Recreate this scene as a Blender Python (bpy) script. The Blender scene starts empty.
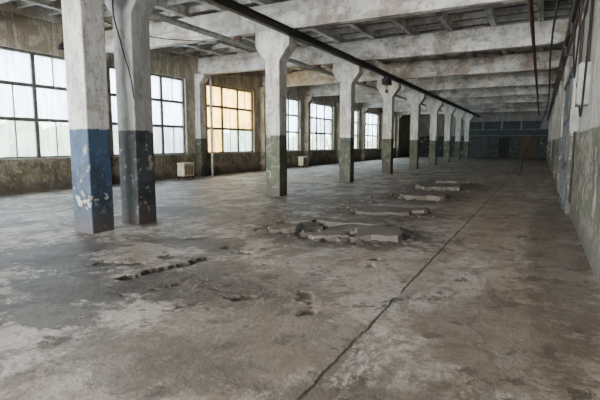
import bpy, math, random
from mathutils import Vector, noise as mn
random.seed(7)
SC=bpy.context.scene
# ---------------------------------------------------------------- constants
XL,XR=-15.35,0.68          # inner faces of side walls
Y0,Y1=-9.0,60.6            # inner faces of end walls
ZC=6.15                    # slab underside
ZG=5.05                    # girder underside
COLX=-7.42
COLY=[-6.2,-0.2,5.83,6.93]+[12.65+6*k for k in range(8)]
WINY=[(-6.4,-2.0),(0.1,4.5)]+[(7.15+6*k,11.55+6*k) for k in range(8)]
SILL,WTOP=1.12,4.74
# ---------------------------------------------------------------- node helpers
class NT:
    def __init__(s,name):
        s.m=bpy.data.materials.new(name); s.m.use_nodes=True
        s.t=s.m.node_tree; s.t.nodes.clear()
        s.out=s.t.nodes.new('ShaderNodeOutputMaterial')
        g=s.t.nodes.new('ShaderNodeNewGeometry'); s.pos=g.outputs['Position']; s.nrm=g.outputs['Normal']
        sp=s.t.nodes.new('ShaderNodeSeparateXYZ'); s.l(s.pos,sp.inputs[0])
        s.x,s.y,s.z=sp.outputs
    def l(s,a,b): s.t.links.new(a,b)
    def put(s,v,i):
        if isinstance(v,(int,float)):
            i.default_value=v
        elif isinstance(v,tuple):
            i.default_value=(v+(1,))if len(v)==3 and i.type=='RGBA' else v
        else: s.l(v,i)
    def math(s,op,a,b=0.0,c=None,clamp=False):
        n=s.t.nodes.new('ShaderNodeMath'); n.operation=op; n.use_clamp=clamp
        s.put(a,n.inputs[0]); s.put(b,n.inputs[1])
        if c is not None: s.put(c,n.inputs[2])
        return n.outputs[0]
    def map(s,scale=(1,1,1),loc=(0,0,0)):
        n=s.t.nodes.new('ShaderNodeMapping'); s.l(s.pos,n.inputs[0])
        n.inputs['Scale'].default_value=scale; n.inputs['Location'].default_value=loc
        return n.outputs[0]
    def noise(s,scale,detail=4,rough=.6,vec=None,dist=0,out=0):
        n=s.t.nodes.new('ShaderNodeTexNoise'); s.l(vec or s.pos,n.inputs['Vector'])
        n.inputs['Scale'].default_value=scale; n.inputs['Detail'].default_value=detail
        n.inputs['Roughness'].default_value=rough; n.inputs['Distortion'].default_value=dist
        return n.outputs[out]
    def warped(s,amt,scale):
        c=s.noise(scale,5,.6,out=1)
        n=s.t.nodes.new('ShaderNodeVectorMath'); n.operation='SCALE'; s.l(c,n.inputs[0]); n.inputs['Scale'].default_value=amt
        a=s.t.nodes.new('ShaderNodeVectorMath'); a.operation='ADD'; s.l(n.outputs[0],a.inputs[0]); s.l(s.pos,a.inputs[1])
        return a.outputs[0]
    def voro(s,scale,feature='DISTANCE_TO_EDGE',vec=None):
        n=s.t.nodes.new('ShaderNodeTexVoronoi'); n.feature=feature
        s.l(vec or s.pos,n.inputs['Vector']); n.inputs['Scale'].default_value=scale
        return n.outputs['Distance']
    def step(s,v,lo,hi):   # smooth 0..1
        n=s.t.nodes.new('ShaderNodeMapRange'); n.interpolation_type='SMOOTHSTEP'
        s.put(v,n.inputs[0]); n.inputs[1].default_value=lo; n.inputs[2].default_value=hi
        return n.outputs[0]
    def mix(s,f,a,b,mode='MIX'):
        n=s.t.nodes.new('ShaderNodeMix'); n.data_type='RGBA'; n.blend_type=mode
        s.put(f,n.inputs[0]); s.put(a,n.inputs[6]); s.put(b,n.inputs[7])
        return n.outputs[2]
    def bump(s,h,strength=.3,dist=.02):
        n=s.t.nodes.new('ShaderNodeBump'); n.inputs['Strength'].default_value=strength
        n.inputs['Distance'].default_value=dist; s.l(h,n.inputs['Height']); return n.outputs[0]
    def pbr(s,col,rough=.8,metal=0.0,bump=None,spec=.5):
        n=s.t.nodes.new('ShaderNodeBsdfPrincipled')
        s.put(col,n.inputs['Base Color']); s.put(rough,n.inputs['Roughness']); s.put(metal,n.inputs['Metallic'])
        n.inputs['Specular IOR Level'].default_value=spec
        if bump is not None: s.l(bump,n.inputs['Normal'])
        s.l(n.outputs[0],s.out.inputs[0]); return s.m

def paint(name,up,lo,h=1.87,peelcol=(.36,.34,.31),peel=.60,dirt=.5,chips=.60,wear=None):
    t=NT(name)
    n1=t.noise(1.3,6,.65); n2=t.noise(7,7,.75); n3=t.noise(2.2,8,.7,t.map((1,1,.35)))
    drip=t.noise(9,6,.7,t.map((1,1,.10),(4,4,4)))
    upc=t.mix(t.math('MULTIPLY',t.step(n3,.44,.58),dirt),up,(up[0]*.5,up[1]*.46,up[2]*.38))
    upc=t.mix(t.math('MULTIPLY',t.step(drip,.50,.62),.6*dirt+.15),upc,(.14,.12,.095))
    upc=t.mix(t.math('MULTIPLY',t.step(n2,.54,.60),.5),upc,(.15,.135,.115))
    loc=t.mix(t.step(n1,.42,.6),lo,(lo[0]*.5,lo[1]*.5,lo[2]*.5))
    loc=t.mix(t.math('MULTIPLY',t.step(n2,.53,.62),.45),loc,(lo[0]*1.6+.04,lo[1]*1.5+.035,lo[2]*1.3+.03))
    loc=t.mix(t.math('MULTIPLY',t.step(drip,.48,.6),.5),loc,(.045,.038,.032))
    zz=t.math('ADD',t.z,t.math('MULTIPLY',t.math('SUBTRACT',n2,.5),.14))
    col=t.mix(t.step(zz,h-.012,h+.012),loc,upc)
    pn=t.noise(1.8,8,.66,t.map((1,1,1),(3,9,2)))
    col=t.mix(t.step(pn,peel,peel+.012),col,peelcol)
    ch=t.noise(5.5,7,.7,t.map((1,1,.8),(6,2,8)))
    col=t.mix(t.math('MULTIPLY',t.step(ch,chips,chips+.012),.8),col,(.27,.25,.225))
    if wear:   # large flaked patches on the dado
        pw=t.noise(.9,9,.74,t.map((1,1,1.4),(1,5,3)))
        f=t.math('MULTIPLY',t.step(pw,.53,.545),t.math('SUBTRACT',1,t.step(t.z,1.7,2.0)))
        col=t.mix(t.math('MULTIPLY',f,.8),col,wear)
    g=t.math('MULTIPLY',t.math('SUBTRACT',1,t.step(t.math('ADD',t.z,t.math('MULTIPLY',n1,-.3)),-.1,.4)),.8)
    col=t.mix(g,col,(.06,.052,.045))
    h_=t.math('ADD',n2,t.math('MULTIPLY',t.math('ADD',t.step(pn,peel,peel+.012),t.step(ch,chips,chips+.012)),-.8))
    return t.pbr(col,.7,bump=t.bump(h_,.5,.015))

def simple(name,col,rough=.6,metal=0,var=.35,scale=6):
    t=NT(name); n=t.noise(scale,7,.7)
    c=t.mix(t.step(n,.4,.6),col,tuple(v*(1-var) for v in col))
    return t.pbr(c,rough,metal,bump=t.bump(n,.3,.015))

# floor --------------------------------------------------------------
def floor_mat(name='stained_concrete'):
    t=NT(name)
    big=t.noise(.28,5,.6); mid=t.noise(1.4,10,.75,dist=.4); fine=t.noise(14,7,.8)
    def lay(f,lo,hi,amt,col):
        nonlocal c
        c=t.mix(t.math('MULTIPLY',t.step(f,lo,hi),amt),c,col)
    c=t.mix(t.step(big,.38,.62),(.30,.265,.228),(.43,.398,.36))
    lay(t.noise(.9,8,.72,t.map((2.2,.35,1))),.47,.60,.6,(.17,.14,.112))
    lay(mid,.49,.58,.55,(.14,.115,.094))
    lay(t.noise(.6,9,.74,t.map((1,1,1),(11,4,0))),.5,.58,.5,(.50,.47,.435))
    lay(fine,.49,.58,.5,(.10,.083,.068))
    lay(t.noise(4,9,.8,t.map((1,1,1),(9,3,0))),.52,.58,.4,(.48,.45,.415))
    lay(t.noise(2.2,9,.78,t.map((1,.5,1),(2,13,0)),.8),.53,.57,.6,(.085,.07,.057))
    rx=t.math('MULTIPLY',t.step(t.x,-4.5,-.8),t.step(t.noise(.5,6,.7,t.map((1,.3,1),(5,5,5))),.38,.55))
    c=t.mix(t.math('MULTIPLY',rx,.6),c,(.215,.15,.098))
    lx=t.math('MULTIPLY',t.math('SUBTRACT',1,t.step(t.x,-4.2,-2)),t.step(t.noise(1.0,10,.78,t.map((1,.9,1),(1,7,5)),.6),.495,.525))
    c=t.mix(t.math('MULTIPLY',lx,.8),c,(.065,.054,.045))
    sp=t.noise(2.6,6,.7,t.map((1,1,1),(7,1,3)))
    lay(sp,.585,.61,.85,(.035,.03,.026))
    def blob(cx,cy,rx_,ry_,colr,amt,sc=2.5,rag=.9,mask=None):
        nonlocal c
        dx=t.math('DIVIDE',t.math('SUBTRACT',t.x,cx),rx_); dy=t.math('DIVIDE',t.math('SUBTRACT',t.y,cy),ry_)
        d=t.math('SQRT',t.math('ADD',t.math('MULTIPLY',dx,dx),t.math('MULTIPLY',dy,dy)))
        d=t.math('ADD',d,t.math('MULTIPLY',t.math('SUBTRACT',t.noise(sc,10,.82),.5),rag*3))
        f=t.math('MULTIPLY',t.math('SUBTRACT',1,t.step(d,.75,1.0)),amt)
        if mask is not None: f=t.math('MULTIPLY',f,mask)
        c=t.mix(f,c,colr)
    blob(-3.35,4.0,1.1,.6,(.032,.027,.023),.9,5,1.2)
    blob(-3.0,4.4,1.4,.9,(.075,.06,.05),.65,4,1.2)
    blob(-4.7,3.3,1.1,.5,(.042,.035,.03),.9,4,1.3)
    blob(-5.7,4.0,.9,.45,(.035,.03,.026),.9,5,1.3)
    blob(-4.2,2.7,.8,.4,(.05,.042,.036),.85,5,1.3)
    blob(-6.5,4.3,.8,.9,(.045,.038,.033),.85,4,1.3)
    blob(-5.0,5.8,1.1,.4,(.05,.042,.035),.85,4,1.4)
    blob(-8.0,8.6,1.6,.8,(.065,.055,.045),.75,3,1.4)
    blob(-3.3,7.7,2.2,1.3,(.055,.046,.038),.85,3,1.1)
    blob(-3.3,10.6,1.7,1.2,(.06,.05,.042),.85,3,1.1)
    blob(-3.2,14.2,1.7,1.8,(.06,.05,.042),.8,3,1.1)
    blob(-3.2,18.5,1.7,2.6,(.06,.05,.042),.75,3,1.1)
    blob(-5.8,8.5,1.2,1.5,(.085,.07,.057),.7,3,1.3)
    blob(-5.4,12.5,1.4,1.8,(.085,.07,.057),.7,3,1.3)
    blob(-2.0,3.2,1.2,1.0,(.115,.092,.07),.6,3,1.1)
    blob(-2.6,2.4,1.0,.5,(.085,.07,.055),.6,3,1.1)
    blob(-.6,2.2,1.0,.9,(.09,.072,.055),.6,3,1.1)
    blob(-.2,4.2,.8,1.4,(.115,.085,.06),.6,3,1.1)
    blob(.3,9,.5,6,(.085,.066,.048),.65,3)
    scr=t.step(t.noise(22,5,.7,t.map((1,.35,1))),.5,.56)
    blob(-1.12,3.3,.16,.7,(.52,.50,.475),.6,7,1.3,scr)
    def joint(coord,off,per,w,amt,lo,hi):
        nonlocal c
        v=t.math('ADD',coord,t.math('MULTIPLY',t.math('SUBTRACT',t.noise(2.5,7,.75),.5),.10))
        d=t.math('ABSOLUTE',t.math('SUBTRACT',t.math('MODULO',t.math('ADD',v,per*20-off+per/2),per),per/2))
        f=t.math('SUBTRACT',1,t.step(d,w*.3,w))
        f=t.math('MULTIPLY',f,t.step(t.noise(.9,6,.7,t.map((1,1,1),(off,per,1))),lo,hi))
        f=t.math('MULTIPLY',f,amt); c=t.mix(f,c,(.03,.026,.022)); return f
    j1=joint(t.x,-1.28,6.0,.021,.9,.30,.44); j2=joint(t.y,7.5,6.0,.016,.65,.43,.56)
    cr=t.voro(.42,vec=t.warped(1.6,.8))
    crf=t.math('MULTIPLY',t.math('SUBTRACT',1,t.step(cr,.001,.008)),t.step(t.noise(.5,5,.7,t.map((1,1,1),(8,8,8))),.5,.56))
    c=t.mix(t.math('MULTIPLY',crf,.7),c,(.05,.042,.036))
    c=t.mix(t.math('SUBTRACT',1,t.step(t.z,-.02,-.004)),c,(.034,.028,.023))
    r=t.math('ADD',.32,t.math('MULTIPLY',mid,.5))
    h=t.math('ADD',t.math('MULTIPLY',fine,.5),mid)
    h=t.math('SUBTRACT',h,t.math('MULTIPLY',t.math('ADD',j1,j2),1.2))
    return t.pbr(c,r,bump=t.bump(h,.8,.05),spec=.5)

M={}
M['floor']=floor_mat()
M['lwall']=paint('left_wall_paint',(.48,.44,.36),(.20,.18,.125),h=1.15,peel=.56,peelcol=(.28,.235,.175),dirt=.85,chips=.58)
M['rwall']=paint('right_wall_paint',(.42,.42,.395),(.085,.092,.062),h=1.87,peel=.585,peelcol=(.27,.24,.205),dirt=.8,chips=.60,wear=(.21,.195,.16))
M['rear']=paint('end_wall_paint',(.32,.33,.31),(.05,.065,.06),h=2.6,peel=.62)
M['colblue']=paint('column_paint_blue',(.52,.53,.53),(.038,.075,.14),h=1.9,peel=.62,dirt=.5)
M['colgrey']=paint('column_paint_slate',(.30,.31,.315),(.035,.044,.054),h=1.9,peel=.64,dirt=.5)
M['colgreen']=paint('column_paint_olive',(.60,.60,.57),(.085,.098,.062),h=1.9,peel=.63,dirt=.5)
def ceil_mat():
    t=NT('whitewashed_concrete'); n=t.noise(.9,8,.7); n2=t.noise(5,7,.75)
    c=t.mix(t.step(n,.42,.6),(.68,.68,.66),(.42,.41,.39))
    c=t.mix(t.math('MULTIPLY',t.step(t.noise(.45,8,.7,t.map((1,1,1),(2,8,1))),.51,.58),.7),c,(.26,.20,.145))
    lf=t.math('SUBTRACT',1,t.step(t.x,-15,-9))
    c=t.mix(t.math('MULTIPLY',lf,t.math('MULTIPLY',t.step(n,.4,.6),.5)),c,(.40,.30,.18))
    c=t.mix(t.math('MULTIPLY',t.step(n2,.51,.6),.5),c,(.13,.12,.105))
    c=t.mix(t.math('MULTIPLY',t.step(t.noise(3,7,.7,t.map((.2,.2,1.2),(4,4,4))),.52,.6),.4),c,(.17,.155,.135))
    return t.pbr(c,.85,bump=t.bump(n2,.5,.02))
M['ceil']=ceil_mat()
M['slab']=simple('recess_shaded_slab',(.30,.30,.29),.9,0,.6,1.4)  # shade of the recesses between ribs put into a darker slab colour
M['frame']=simple('window_frame_paint',(.15,.145,.13),.6,0,.5,5)
M['rust']=simple('rusty_steel',(.12,.055,.032),.75,.2,.6,7)
M['black']=simple('black_steel',(.022,.020,.019),.55,.3,.4,7)
M['cable']=simple('cable_rubber',(.015,.015,.015),.5)
M['pipew']=simple('pipe_white_paint',(.50,.50,.47),.55,0,.4)
M['doorblue']=simple('door_blue_grey_paint',(.075,.085,.09),.7,0,.5,3)
M['teal']=simple('teal_paint',(.035,.060,.070),.6,0,.4,2)
M['dark']=simple('dark_void_paint',(.03,.028,.026),.8)
M['brown']=simple('brown_door_paint',(.10,.06,.035),.6)
M['conc']=simple('broken_concrete',(.19,.165,.135),.9,0,.75,9)
M['boxgrey']=simple('electrical_box_paint',(.27,.28,.27),.5)
M['cream']=simple('cream_enamel',(.62,.56,.38),.5,0,.3)
M['green']=simple('foliage_leaves',(.12,.22,.05),.8,0,.6,2.5)
M['earth']=simple('outdoor_ground',(.36,.38,.28),.9,0,.4,1)
M['bark']=simple('tree_bark',(.08,.06,.04),.9)
def pane(name,col,trans,dirt=.3):
    t=NT(name); n=t.noise(1.6,7,.72,t.map((1,2.4,.4))); n2=t.noise(.9,4,.6)
    tr=t.t.nodes.new('ShaderNodeBsdfTransparent'); tl=t.t.nodes.new('ShaderNodeBsdfTranslucent')
    gl=t.t.nodes.new('ShaderNodeBsdfGlossy'); gl.inputs['Roughness'].default_value=.15
    c=t.mix(t.math('MULTIPLY',t.step(n,.44,.58),dirt),col,tuple(v*.35 for v in col))
    c=t.mix(t.math('MULTIPLY',t.step(n2,.45,.6),.35),c,tuple(v*.5 for v in col))
    t.l(c,tl.inputs[0]); t.l(c,tr.inputs[0])
    m1=t.t.nodes.new('ShaderNodeMixShader'); m1.inputs[0].default_value=1-trans
    t.l(tr.outputs[0],m1.inputs[1]); t.l(tl.outputs[0],m1.inputs[2])
    m2=t.t.nodes.new('ShaderNodeMixShader'); m2.inputs[0].default_value=.04
    t.l(m1.outputs[0],m2.inputs[1]); t.l(gl.outputs[0],m2.inputs[2])
    t.l(m2.outputs[0],t.out.inputs[0]); return t.m
M['p_film']=pane('pane_frosted_film',(.56,.67,.80),.2,.55)
M['p_clear']=pane('pane_dirty_glass',(.64,.75,.71),.55,.5)
M['p_grey']=pane('pane_grey_sheet',(.34,.40,.45),.2,.5)
M['p_yel']=pane('pane_yellowed_sheet',(.72,.45,.12),.2,.5)
M['p_back']=pane('pane_clean_glass',(.85,.88,.88),.7,.3)
# ---------------------------------------------------------------- mesh builder
class MB:
    def __init__(s): s.v=[];s.f=[];s.mi=[];s.mats=[]
    def mid(s,m):
        m=M[m]
        if m not in s.mats: s.mats.append(m)
        return s.mats.index(m)
    def add(s,vs,fs,m):
        o=len(s.v); s.v+= [tuple(v) for v in vs]; k=s.mid(m)
        for f in fs: s.f.append([o+i for i in f]); s.mi.append(k)
    def box(s,x0,x1,y0,y1,z0,z1,m):
        s.add([(x0,y0,z0),(x1,y0,z0),(x1,y1,z0),(x0,y1,z0),(x0,y0,z1),(x1,y0,z1),(x1,y1,z1),(x0,y1,z1)],
              [(0,3,2,1),(4,5,6,7),(0,1,5,4),(1,2,6,5),(2,3,7,6),(3,0,4,7)],m)
    def prism_xz(s,pts,y0,y1,m):
        n=len(pts); vs=[(x,y0,z) for x,z in pts]+[(x,y1,z) for x,z in pts]
        fs=[list(range(n)),[2*n-1-i for i in range(n)]]+[(i,i+n,(i+1)%n+n,(i+1)%n) for i in range(n)]
        s.add(vs,fs,m)
    def prism_z(s,pts,z0,z1,m,tilt=(0,0)):
        n=len(pts); cx=sum(p[0] for p in pts)/n; cy=sum(p[1] for p in pts)/n
        tz=lambda x,y:(x-cx)*tilt[0]+(y-cy)*tilt[1]
        vs=[(x,y,z0+tz(x,y)) for x,y in pts]+[(cx+(x-cx)*random.uniform(.88,1),cy+(y-cy)*random.uniform(.88,1),z1+tz(x,y)+random.uniform(-.012,.006)) for x,y in pts]
        fs=[[n-1-i for i in range(n)]]+[(i,(i+1)%n,(i+1)%n+n,i+n) for i in range(n)]
        vs.append((cx,cy,z1)); fs+=[(n+i,n+(i+1)%n,2*n) for i in range(n)]
        s.add(vs,fs,m)
    def cyl(s,a,b,r,m,seg=12):
        a=Vector(a);b=Vector(b);d=(b-a).normalized()
        u=d.orthogonal().normalized();w=d.cross(u);vs=[]
        for p in(a,b):
            for i in range(seg):
                an=2*math.pi*i/seg; vs.append(p+u*math.cos(an)*r+w*math.sin(an)*r)
        fs=[[seg-1-i for i in range(seg)],list(range(seg,2*seg))]+[(i,(i+1)%seg,(i+1)%seg+seg,i+seg) for i in range(seg)]
        s.add(vs,fs,m)
    def build(s,name,bevel=0,smooth=False):
        me=bpy.data.meshes.new(name); me.from_pydata(s.v,[],s.f); me.update()
        for m in s.mats: me.materials.append(m)
        me.polygons.foreach_set('material_index',s.mi)
        if smooth: me.polygons.foreach_set('use_smooth',[True]*len(s.f))
        o=bpy.data.objects.new(name,me); SC.collection.objects.link(o)
        if bevel:
            b=o.modifiers.new('bevel','BEVEL'); b.width=bevel; b.segments=2; b.limit_method='ANGLE'
        return o
def curve(name,paths,r,mat):
    cu=bpy.data.curves.new(name,'CURVE'); cu.dimensions='3D'; cu.bevel_depth=r; cu.bevel_resolution=2; cu.resolution_u=8
    for pts in paths:
        sp=cu.splines.new('BEZIER'); sp.bezier_points.add(len(pts)-1)
        for bp,p in zip(sp.bezier_points,pts): bp.co=p; bp.handle_left_type=bp.handle_right_type='AUTO'
    cu.materials.append(M[mat]); o=bpy.data.objects.new(name,cu); SC.collection.objects.link(o); return o
# ---------------------------------------------------------------- floor
def frange(a,b,s):
    n=max(1,int(round((b-a)/s))); return [a+(b-a)*i/n for i in range(n)]
xs=frange(XL-.4,-6.2,.5)+frange(-6.2,-1.6,.03)+frange(-1.6,XR+.3,.3)+[XR+.3]
ys=frange(Y0-.3,3,1)+frange(3,11.6,.03)+frange(11.6,19,.06)+frange(19,Y1+.3,2)+[Y1+.3]
def rag(x,y,s,a): return a*mn.noise(Vector((x*s,y*s,3.1)))
MOUND=[(-3.45,7.8,1.3,.75,.11),(-3.4,10.6,1.0,.6,.08),(-3.2,14.1,.9,.8,.09),(-3.3,17,1.0,.8,.09),(-3.3,4.05,.8,.4,.02),(-4.9,9.3,.8,.4,.03),(-4.6,12.2,.9,.5,.04)]
def fz(x,y):
    z=0.0
    for cx,cy,rx,ry,h in MOUND:
        d=((x-cx)/rx)**2+((y-cy)/ry)**2
        if d<2.2:
            g=max(0,1-d/2.2)**1.2
            n=mn.fractal(Vector((x*4.5,y*4.5,7)),.8,2.2,5)
            z+=h*g*max(0,.25+n*1.3)
    dx=abs(x+3.55)-.60+rag(x,y,3,.2)+rag(x,y,11,.06); dy=abs(y-7.85)-.36+rag(x,y,3.3,.2)+rag(x,y,12,.06)
    if max(dx,dy)<0: z=-.16+rag(x,y,7,.05)
    t=(y-3.87)/(5.15-3.87)
    if -.05<t<1.05:
        cx=-4.43+.29*t
        if abs(x-cx+rag(x,y,6,.08)+rag(x,y,15,.03))<.10: z=min(z,-.045+rag(x,y,9,.02))
    n=mn.fractal(Vector((x*2.2+4,y*2.2,1)),1,2,5)
    if -6<x<-1.8 and 3.2<y<11.4 and n>.5: z=min(z,-.006-min(.012,(n-.5)*.1))
    return z
vs=[(x,y,fz(x,y)) for y in ys for x in xs]; nx=len(xs)
fs=[(j*nx+i,j*nx+i+1,(j+1)*nx+i+1,(j+1)*nx+i) for j in range(len(ys)-1) for i in range(nx-1)]
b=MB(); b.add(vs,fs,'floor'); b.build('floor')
# ---------------------------------------------------------------- walls
b=MB(); xo=XL-.4
b.box(xo,XL,Y0-.3,Y1+.3,-.05,SILL,'lwall'); b.box(xo,XL,Y0-.3,Y1+.3,WTOP,ZC+.2,'lwall')
e=Y0-.3
for a,c in WINY:
    b.box(xo,XL,e,a,SILL,WTOP,'lwall'); e=c
b.box(xo,XL,e,Y1+.3,SILL,WTOP,'lwall'); b.build('wall_left')
b=MB(); DY0,DY1,DZ=13.2,15.9,3.35
b.box(XR,XR+.35,Y0-.3,Y1+.3,-.05,ZC+.2,'rwall'); b.build('wall_right')
for y in COLY[4:]:
    b=MB(); b.box(XR-.10,XR+.01,y-.25,y+.25,-.05,ZG,'rwall'); b.build('wall_pilaster',.015)
b=MB(); b.box(xo,XR+.35,Y1,Y1+.3,-.05,ZC+.2,'rear'); b.build('wall_end')
b=MB()
RW=[(-14.3,-9.0),(-6.6,-1.2)]
b.box(xo,XR+.35,Y0-.3,Y0,-.05,.9,'rear'); b.box(xo,XR+.35,Y0-.3,Y0,5.0,ZC+.2,'rear')
e=xo
for a,c in RW: b.box(e,a,Y0-.3,Y0,.9,5.0,'rear'); e=c
b.box(e,XR+.35,Y0-.3,Y0,.9,5.0,'rear'); b.build('wall_back')
# ---------------------------------------------------------------- ceiling
b=MB()
b.box(xo,XR+.35,Y0-.3,Y1+.3,ZC,ZC+.25,'slab')
x=XL+.1
while x<XR:
    b.box(x-.09,x-.01,Y0,Y1,5.83,ZC+.01,'ceil'); b.box(x+.01,x+.09,Y0,Y1,5.83,ZC+.01,'ceil'); x+=1.5
y=Y0+.5
while y<Y1:
    b.box(XL,XR,y-.05,y+.05,5.97,ZC+.02,'ceil'); y+=1.0
b.build('ceiling')
for i,y in enumerate(COLY):
    b=MB()
    b.prism_xz([(XL,ZG+.12),(XL,5.85),(XR,5.85),(XR,ZG+.12),(XR-.4,ZG+.003),(XL+.4,ZG+.003)],y-.15,y+.15,'ceil')
    b.build('ceiling_beam',.015)
# ---------------------------------------------------------------- columns
for i,y in enumerate(COLY):
    m='colblue' if i==2 else 'colgrey' if i==3 else 'colgreen'
    w=.25; b=MB()
    h0,h1=4.14,4.58; f=.34
    P=[(-w,-.03),(w,-.03),(w,h0),(w+f,h1),(w+f,ZG),(-w-f,ZG),(-w-f,h1),(-w,h0)]
    b.prism_xz([(COLX+px,pz) for px,pz in P],y-w,y+w,m)
    b.build('concrete_column',.025)
for y in [-7.2,-1.0,5.8]+[12.4+6*k for k in range(8)]:
    mb=MB(); mb.prism_xz([(XL,-.03),(XL+.32,-.03),(XL+.32,4.6),(XL+.6,4.85),(XL+.6,ZG),(XL,ZG)],y-.22,y+.22,'colgreen' if y<20 else 'lwall'); mb.build('wall_pilaster',.02)
# ---------------------------------------------------------------- windows
def window(k,a,c,style):
    b=MB(); x0,x1=XL-.24,XL-.14; H=WTOP-SILL; W=c-a
    b.box(x0-.04,x1+.03,a,a+.09,SILL,WTOP,'frame'); b.box(x0-.04,x1+.03,c-.09,c,SILL,WTOP,'frame')
    b.box(x0-.04,x1+.03,a+.09,c-.09,SILL,SILL+.09,'frame'); b.box(x0-.04,x1+.03,a+.09,c-.09,WTOP-.09,WTOP,'frame')
    for i in (1,2):
        yy=a+W*i/3; b.box(x0,x1,yy-.065,yy+.065,SILL+.09,WTOP-.09,'frame')
    zz=[SILL,SILL+H*.37,SILL+H*.69,WTOP]
    for z in zz[1:3]: b.box(x0+.01,x1-.01,a+.09,c-.09,z-.06,z+.06,'frame')
    for i in range(3):
        ya=a+W*i/3+.05; yb=a+W*(i+1)/3-.05
        for j in range(3):
            m=style(i,j); za=zz[j]+.04; zb=zz[j+1]-.04
            b.add([(x0+.05,ya,za),(x0+.05,yb,za),(x0+.05,yb,zb),(x0+.05,ya,zb)],[(0,1,2,3)],m)
            if (i+j)%2==0 or m=='p_clear':
                ym=(ya+yb)/2; b.box(x0+.03,x1-.03,ym-.018,ym+.018,za,zb,'frame')
    b.box(XL-.14,XL+.05,a-.0,c+.0,SILL,SILL+.03,'pipew')
    b.build('window_%d'%k)
st={2:lambda i,j:'p_clear' if (j==0 and i>0) else 'p_film',
    3:lambda i,j:['p_grey','p_film','p_film'][j],
    4:lambda i,j:'p_yel' if j>0 or i==0 else 'p_clear',
    5:lambda i,j:['p_clear','p_film','p_film'][j],
    6:lambda i,j:['p_clear','p_grey','p_film'][j]}
for k,(a,c) in enumerate(WINY): window(k+1,a,c,st.get(k,lambda i,j:['p_clear','p_film','p_film'][j]))
for q,(a,c) in enumerate(RW):
    b=MB(); n=4
    for i in range(n+1):
        xx=a+(c-a)*i/n; xx=min(max(xx,a+.05),c-.05); b.box(xx-.05,xx+.05,Y0-.2,Y0-.1,.9,5.0,'frame')
    for z in (.95,2.3,3.65,4.95): b.box(a+.1,c-.1,Y0-.19,Y0-.11,z-.05,z+.05,'frame')
    b.add([(a,Y0-.15,.9),(c,Y0-.15,.9),(c,Y0-.15,5),(a,Y0-.15,5)],[(0,1,2,3)],'p_back')
    b.build('window_%d'%(len(WINY)+1+q))
# ---------------------------------------------------------------- sliding door on right wall
b=MB(); XD=XR-.005
b.box(XD-.10,XD-.04,DY0,DY1,0.02,DZ,'doorblue')
for z in (.05,1.1,2.15,3.2): b.box(XD-.14,XD-.10,DY0,DY1,z,z+.1,'doorblue')
for y in (DY0,(DY0+DY1)/2-.05,DY1-.1): b.box(XD-.14,XD-.10,y,y+.1,.02,DZ,'doorblue')
b.box(XD-.10,XD,DY0-.2,DY1+2.2,DZ+.05,DZ+.17,'black'); b.box(XD-.12,XD-.08,DY0+.4,DY0+.5,DZ-.1,DZ+.2,'black'); b.box(XD-.12,XD-.08,DY1-.5,DY1-.4,DZ-.1,DZ+.2,'black')
b.box(XD-.19,XD-.14,DY0+.15,DY0+.19,1.0,1.35,'black')
b.build('door_1',.005)
# end wall partition
b=MB(); Y=Y1-.02
b.box(-8.6,XR-.02,Y-.12,Y,2.65,3.3,'teal')
for x in (-8.4,-6.3,-4.2,-2.1): b.box(x,x+1.9,Y-.10,Y,3.38,4.3,'teal')
b.build('trim_1')
for n,(x,m,w) in enumerate([(-7.6,'doorblue',1.9),(-4.6,'dark',1.3),(-2.3,'brown',1.9)]):
    b=MB(); b.box(x,x+.1,Y-.14,Y,0,2.5,'teal'); b.box(x+w-.1,x+w,Y-.14,Y,0,2.5,'teal'); b.box(x+.1,x+w-.1,Y-.14,Y,2.4,2.5,'teal')
    b.box(x+.1,x+w/2-.01,Y-.08,Y,0.01,2.4,m); b.box(x+w/2+.01,x+w-.1,Y-.08,Y,0.01,2.4,m)
    b.box(x+w/2-.12,x+w/2-.06,Y-.13,Y-.08,1.0,1.15,'black'); b.build('door_%d'%(n+2))
# ---------------------------------------------------------------- monorail and pipes
b=MB(); xr=-6.75
b.box(xr-.07,xr+.07,Y0,Y1,4.80,4.82,'black'); b.box(xr-.07,xr+.07,Y0,Y1,5.0,5.02,'black'); b.box(xr-.012,xr+.012,Y0,Y1,4.82,5.0,'black')
for y in COLY: b.box(xr-.05,xr+.05,y-.06,y+.06,5.02,5.08,'black')
b.build('monorail_beam')
b=MB(); hy=22.0
b.box(xr-.16,xr+.16,hy-.3,hy+.3,4.45,4.72,'black'); b.cyl((xr,hy-.45,4.58),(xr,hy+.45,4.58),.11,'black')
b.box(xr-.12,xr-.09,hy-.12,hy+.12,4.7,4.95,'black'); b.box(xr+.09,xr+.12,hy-.12,hy+.12,4.7,4.95,'black')
b.cyl((xr,hy,4.2),(xr,hy,4.5),.02,'black'); b.box(xr-.06,xr+.06,hy-.04,hy+.04,4.08,4.22,'rust')
b.build('electric_hoist')
b=MB(); b.cyl((-.41,Y0,4.93),(-.41,Y1,4.93),.055,'rust')
for y in COLY: b.box(-.43,-.39,y-.02,y+.02,4.95,5.07,'rust')
b.build('ceiling_pipe',smooth=False)
b=MB(); b.cyl((-8.75,Y0,4.85),(-8.75,Y1,4.85),.06,'pipew'); b.cyl((-8.95,Y0,4.85),(-8.95,Y1,4.85),.04,'pipew')
for y in COLY: b.box(-8.98,-8.70,y-.02,y+.02,4.90,5.07,'rust')
b.build('ceiling_pipe')
b=MB(); b.cyl((.50,Y0,4.55),(.50,Y1,4.55),.07,'black'); b.cyl((.54,Y0,4.30),(.54,Y1,4.30),.04,'rust'); b.cyl((.50,Y0,4.85),(.50,Y1,4.85),.04,'black')
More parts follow.
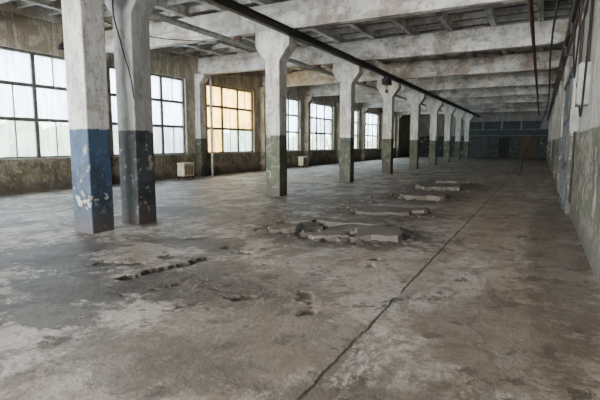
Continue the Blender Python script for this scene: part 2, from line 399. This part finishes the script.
for y in range(-8,60,3): b.box(.42,XR,y+.0,y+.04,4.2,4.24,'black'); b.box(.46,.5,y,y+.04,4.2,4.9,'black')
b.build('wall_pipe')
b=MB(); b.cyl((XL+.75,12.1,0),(XL+.75,12.1,5.03),.05,'pipew'); b.cyl((XL+.45,18.9,0),(XL+.45,18.9,5.03),.06,'pipew'); b.build('riser_pipe')
for y in (16.6,28.6):
    b=MB(); X=XL+.5
    b.box(X,X+.4,y-.35,y+.35,.15,.72,'cream'); b.box(X-.02,X+.42,y-.37,y+.37,.72,.76,'cream')
    for i in range(6): b.box(X+.4,X+.415,y-.3+i*.1,y-.25+i*.1,.22,.65,'brown')
    for dx in(.02,.33):
        for dy in(-.33,.28): b.box(X+dx,X+dx+.05,y+dy,y+dy+.05,0,.15,'black')
    b.build('heater_cabinet',.008)
XB=XR-.004
b=MB(); b.box(XB-.16,XB,9.3,9.75,2.3,3.0,'boxgrey'); b.box(XB-.18,XB-.16,9.32,9.73,2.32,2.98,'boxgrey'); b.box(XB-.2,XB-.18,9.4,9.43,2.6,2.7,'black'); b.build('electrical_box')
b=MB(); b.box(XB-.14,XB,11.4,11.7,1.9,2.4,'boxgrey'); b.box(XB-.16,XB-.14,11.42,11.68,1.92,2.38,'boxgrey'); b.build('electrical_box')
b=MB(); b.cyl((XR-.04,9.5,3.01),(XR-.04,9.5,4.2),.022,'black'); b.build('conduit_pipe')
b=MB(); b.cyl((XR-.04,11.55,2.41),(XR-.04,11.55,4.2),.022,'black'); b.build('conduit_pipe')
b=MB(); b.cyl((XR-.04,12.0,.3),(XR-.04,12.0,4.2),.025,'black'); b.build('conduit_pipe')
curve('hanging_cable',[[(.5,6.5,4.3),(.52,7.8,3.5),(.55,8.7,2.5),(.55,9.0,2.1),(.55,9.4,2.25)],
  [(.5,9.6,4.3),(.5,10.4,3.2),(.52,11.2,3.0),(.5,12.0,4.2)],
  [(.5,7.5,4.3),(.5,8.6,3.7),(.5,9.8,3.75),(.5,10.8,4.3)]],.018,'cable')
curve('hanging_cable',[[(.3,10,5.05),(.15,13,4.85),(.1,16,4.4),(.1,20,2.95),(-.4,23.5,1.8),(-.75,25,1.0),(-.95,26,.02),(-1.6,27,.02)]],.028,'cable')
curve('hanging_cable',[[(COLX+.27,6.6,5.0),(COLX-.05,6.55,4.4),(COLX+.1,6.58,3.5),(COLX+.3,6.58,2.9),(COLX+.32,6.62,2.5)],],.014,'cable')
curve('hanging_cable',[[(-14.6,12.5,5.0),(-12,12.5,4.6),(-9,12.5,4.95)],[(-14.6,18.5,5.0),(-11,18.4,4.7),(-9,18.5,4.95)],[(-6.9,12.4,5.0),(-4,12.45,4.95),(-1,12.45,4.98)],
  [(-10,6.9,4.98),(-10.2,9.8,4.7),(-10,12.5,4.98)]],.014,'cable')
for (x,y) in [(-13.2,9.7),]:
    b=MB(); b.cyl((x,y,4.95),(x,y,6.0),.015,'black'); b.cyl((x,y,4.75),(x,y,4.95),.09,'black'); 
    n=16; vs=[]; 
    for r,z in((.09,4.78),(.27,4.55),(.25,4.55),(.07,4.76)):
        vs+=[(x+r*math.cos(2*math.pi*i/n),y+r*math.sin(2*math.pi*i/n),z) for i in range(n)]
    fs=[(q*n+i,q*n+(i+1)%n,(q+1)*n+(i+1)%n,(q+1)*n+i) for q in range(3) for i in range(n)]
    b.add(vs,fs,'black'); b.build('pendant_lamp')
# ---------------------------------------------------------------- rubble and broken slabs
def slabpts(cx,cy,rx,ry,rot,n=20,j=.13):
    out=[]
    for i in range(n):
        a=2*math.pi*i/n; ca,sa=math.cos(a),math.sin(a)
        k=1/max(abs(ca),abs(sa))**.85; k*=1+random.uniform(-j,j)
        px,py=rx*ca*k,ry*sa*k
        out.append((cx+px*math.cos(rot)-py*math.sin(rot),cy+px*math.sin(rot)+py*math.cos(rot)))
    return out
for (cx,cy,rx,ry,rot,z0,th,tl) in [(-2.45,7.7,.42,.42,.3,0,.13,(.03,.05)),(-3.2,7.25,.34,.16,.3,0,.09,(0,.1)),(-3.3,8.5,.7,.25,.05,0,.13,(0,.06)),
      (-4.25,8.2,.3,.3,.4,0,.12,(.05,.05)),(-3.3,8.0,.36,.28,.5,-.04,.09,(.15,.1)),(-3.85,7.85,.22,.2,.9,-.08,.14,(-.2,.2)),(-4.2,7.4,.28,.18,.4,0,.10,(.05,.1)),
      (-3.3,10.5,.65,.4,.2,0,.10,(0,.05)),(-2.6,10.9,.3,.3,.6,0,.09,(0.1,0)),(-3.0,14.0,.6,.55,.1,0,.16,(0,.05)),(-3.2,17.0,.8,.6,.3,0,.16,(0,.04)),(-3.2,20.5,.8,.7,.3,0,.11,(0,0))]:
    b=MB(); b.prism_z(slabpts(cx,cy,rx,ry,rot),z0,z0+th,'floor',tl); b.build('broken_concrete_slab')
b=MB()
def rock(x,y,r,z=0):
    n=6; zt=r*random.uniform(.6,1.1); a0=random.random()*6
    lo=[(x+r*random.uniform(.8,1.2)*math.cos(a0+i*6.283/n),y+r*random.uniform(.8,1.2)*math.sin(a0+i*6.283/n),z) for i in range(n)]
    hi=[(x+.6*r*random.uniform(.7,1.2)*math.cos(a0+i*6.283/n),y+.6*r*random.uniform(.7,1.2)*math.sin(a0+i*6.283/n),z+zt*random.uniform(.8,1.2)) for i in range(n)]
    b.add(lo+hi,[list(range(n,2*n))]+[(i,(i+1)%n,(i+1)%n+n,i+n) for i in range(n)],'conc')
for (cx,cy,s,n,rm) in [(-3.6,7.8,.55,110,.06),(-3.35,10.5,.5,50,.05),(-3.3,4.0,.4,60,.018),(-3.2,14,.6,40,.07),(-3.2,17,.7,30,.07),(-4.3,4.5,.4,40,.016)]:
    for i in range(n):
        x=random.gauss(cx,s);y=random.gauss(cy,s*.55); rock(x,y,random.uniform(.2,1)**1.6*rm,fz(x,y)-.005)
for i in range(110):
    x=random.uniform(-6.5,.3);y=random.uniform(2.2,18); rock(x,y,random.uniform(.005,.014),fz(x,y)-.002)
b.build('concrete_rubble')
# ---------------------------------------------------------------- outside
b=MB(); b.box(-60,XL-.45,-30,90,-.3,-.1,'earth'); b.build('ground')
b=MB(); 
for i in range(70):
    x=random.uniform(-28,-23); y=random.uniform(-8,75); z=random.uniform(.6,2.3); r=random.uniform(.9,1.6); n=10; m_=7
    vs=[];
    for a in range(m_+1):
        for c in range(n):
            th=math.pi*a/m_; ph=2*math.pi*c/n; rr=r*random.uniform(.75,1.15)
            vs.append((x+rr*math.sin(th)*math.cos(ph),y+rr*math.sin(th)*math.sin(ph),z+rr*math.cos(th)*.9))
    fs=[(a*n+c,a*n+(c+1)%n,(a+1)*n+(c+1)%n,(a+1)*n+c) for a in range(m_) for c in range(n)]
    b.add(vs,fs,'green'); b.cyl((x,y,-.1),(x,y,z),.1,'bark',6)
b.build('hedge_trees')
# ---------------------------------------------------------------- light
w=bpy.data.worlds.new('World'); SC.world=w; w.use_nodes=True
bg=w.node_tree.nodes['Background']; bg.inputs[0].default_value=(.96,.975,1.0,1); bg.inputs[1].default_value=25.0
def area(name,loc,rot,sx,sy,p,col,portal=False):
    L=bpy.data.lights.new(name,'AREA'); L.shape='RECTANGLE'; L.size=sx; L.size_y=sy; L.energy=p; L.color=col
    o=bpy.data.objects.new(name,L); o.location=loc; o.rotation_euler=rot; SC.collection.objects.link(o)
    if portal: L.cycles.is_portal=True
    return o
for a,c in WINY:
    area('window_daylight',(XL-.45,(a+c)/2,(SILL+WTOP)/2),(0,-math.pi/2,0),WTOP-SILL,c-a,10,(1,1,1),True)
for a,c in RW:
    area('back_fill',((a+c)/2,Y0+.1,3.0),(math.pi/2,0,0),c-a,4.0,3300,(1.0,.97,.92))  # added unseen fill lamp inside each back window, brightens the hall
# ---------------------------------------------------------------- camera
cam=bpy.data.cameras.new('camera'); co=bpy.data.objects.new('camera',cam); SC.collection.objects.link(co)
co.location=(0,0,1.63); co.rotation_euler=(math.radians(90-6.94),0,math.radians(27.5)); cam.lens=27.6; cam.sensor_width=36; cam.clip_end=300
SC.camera=co
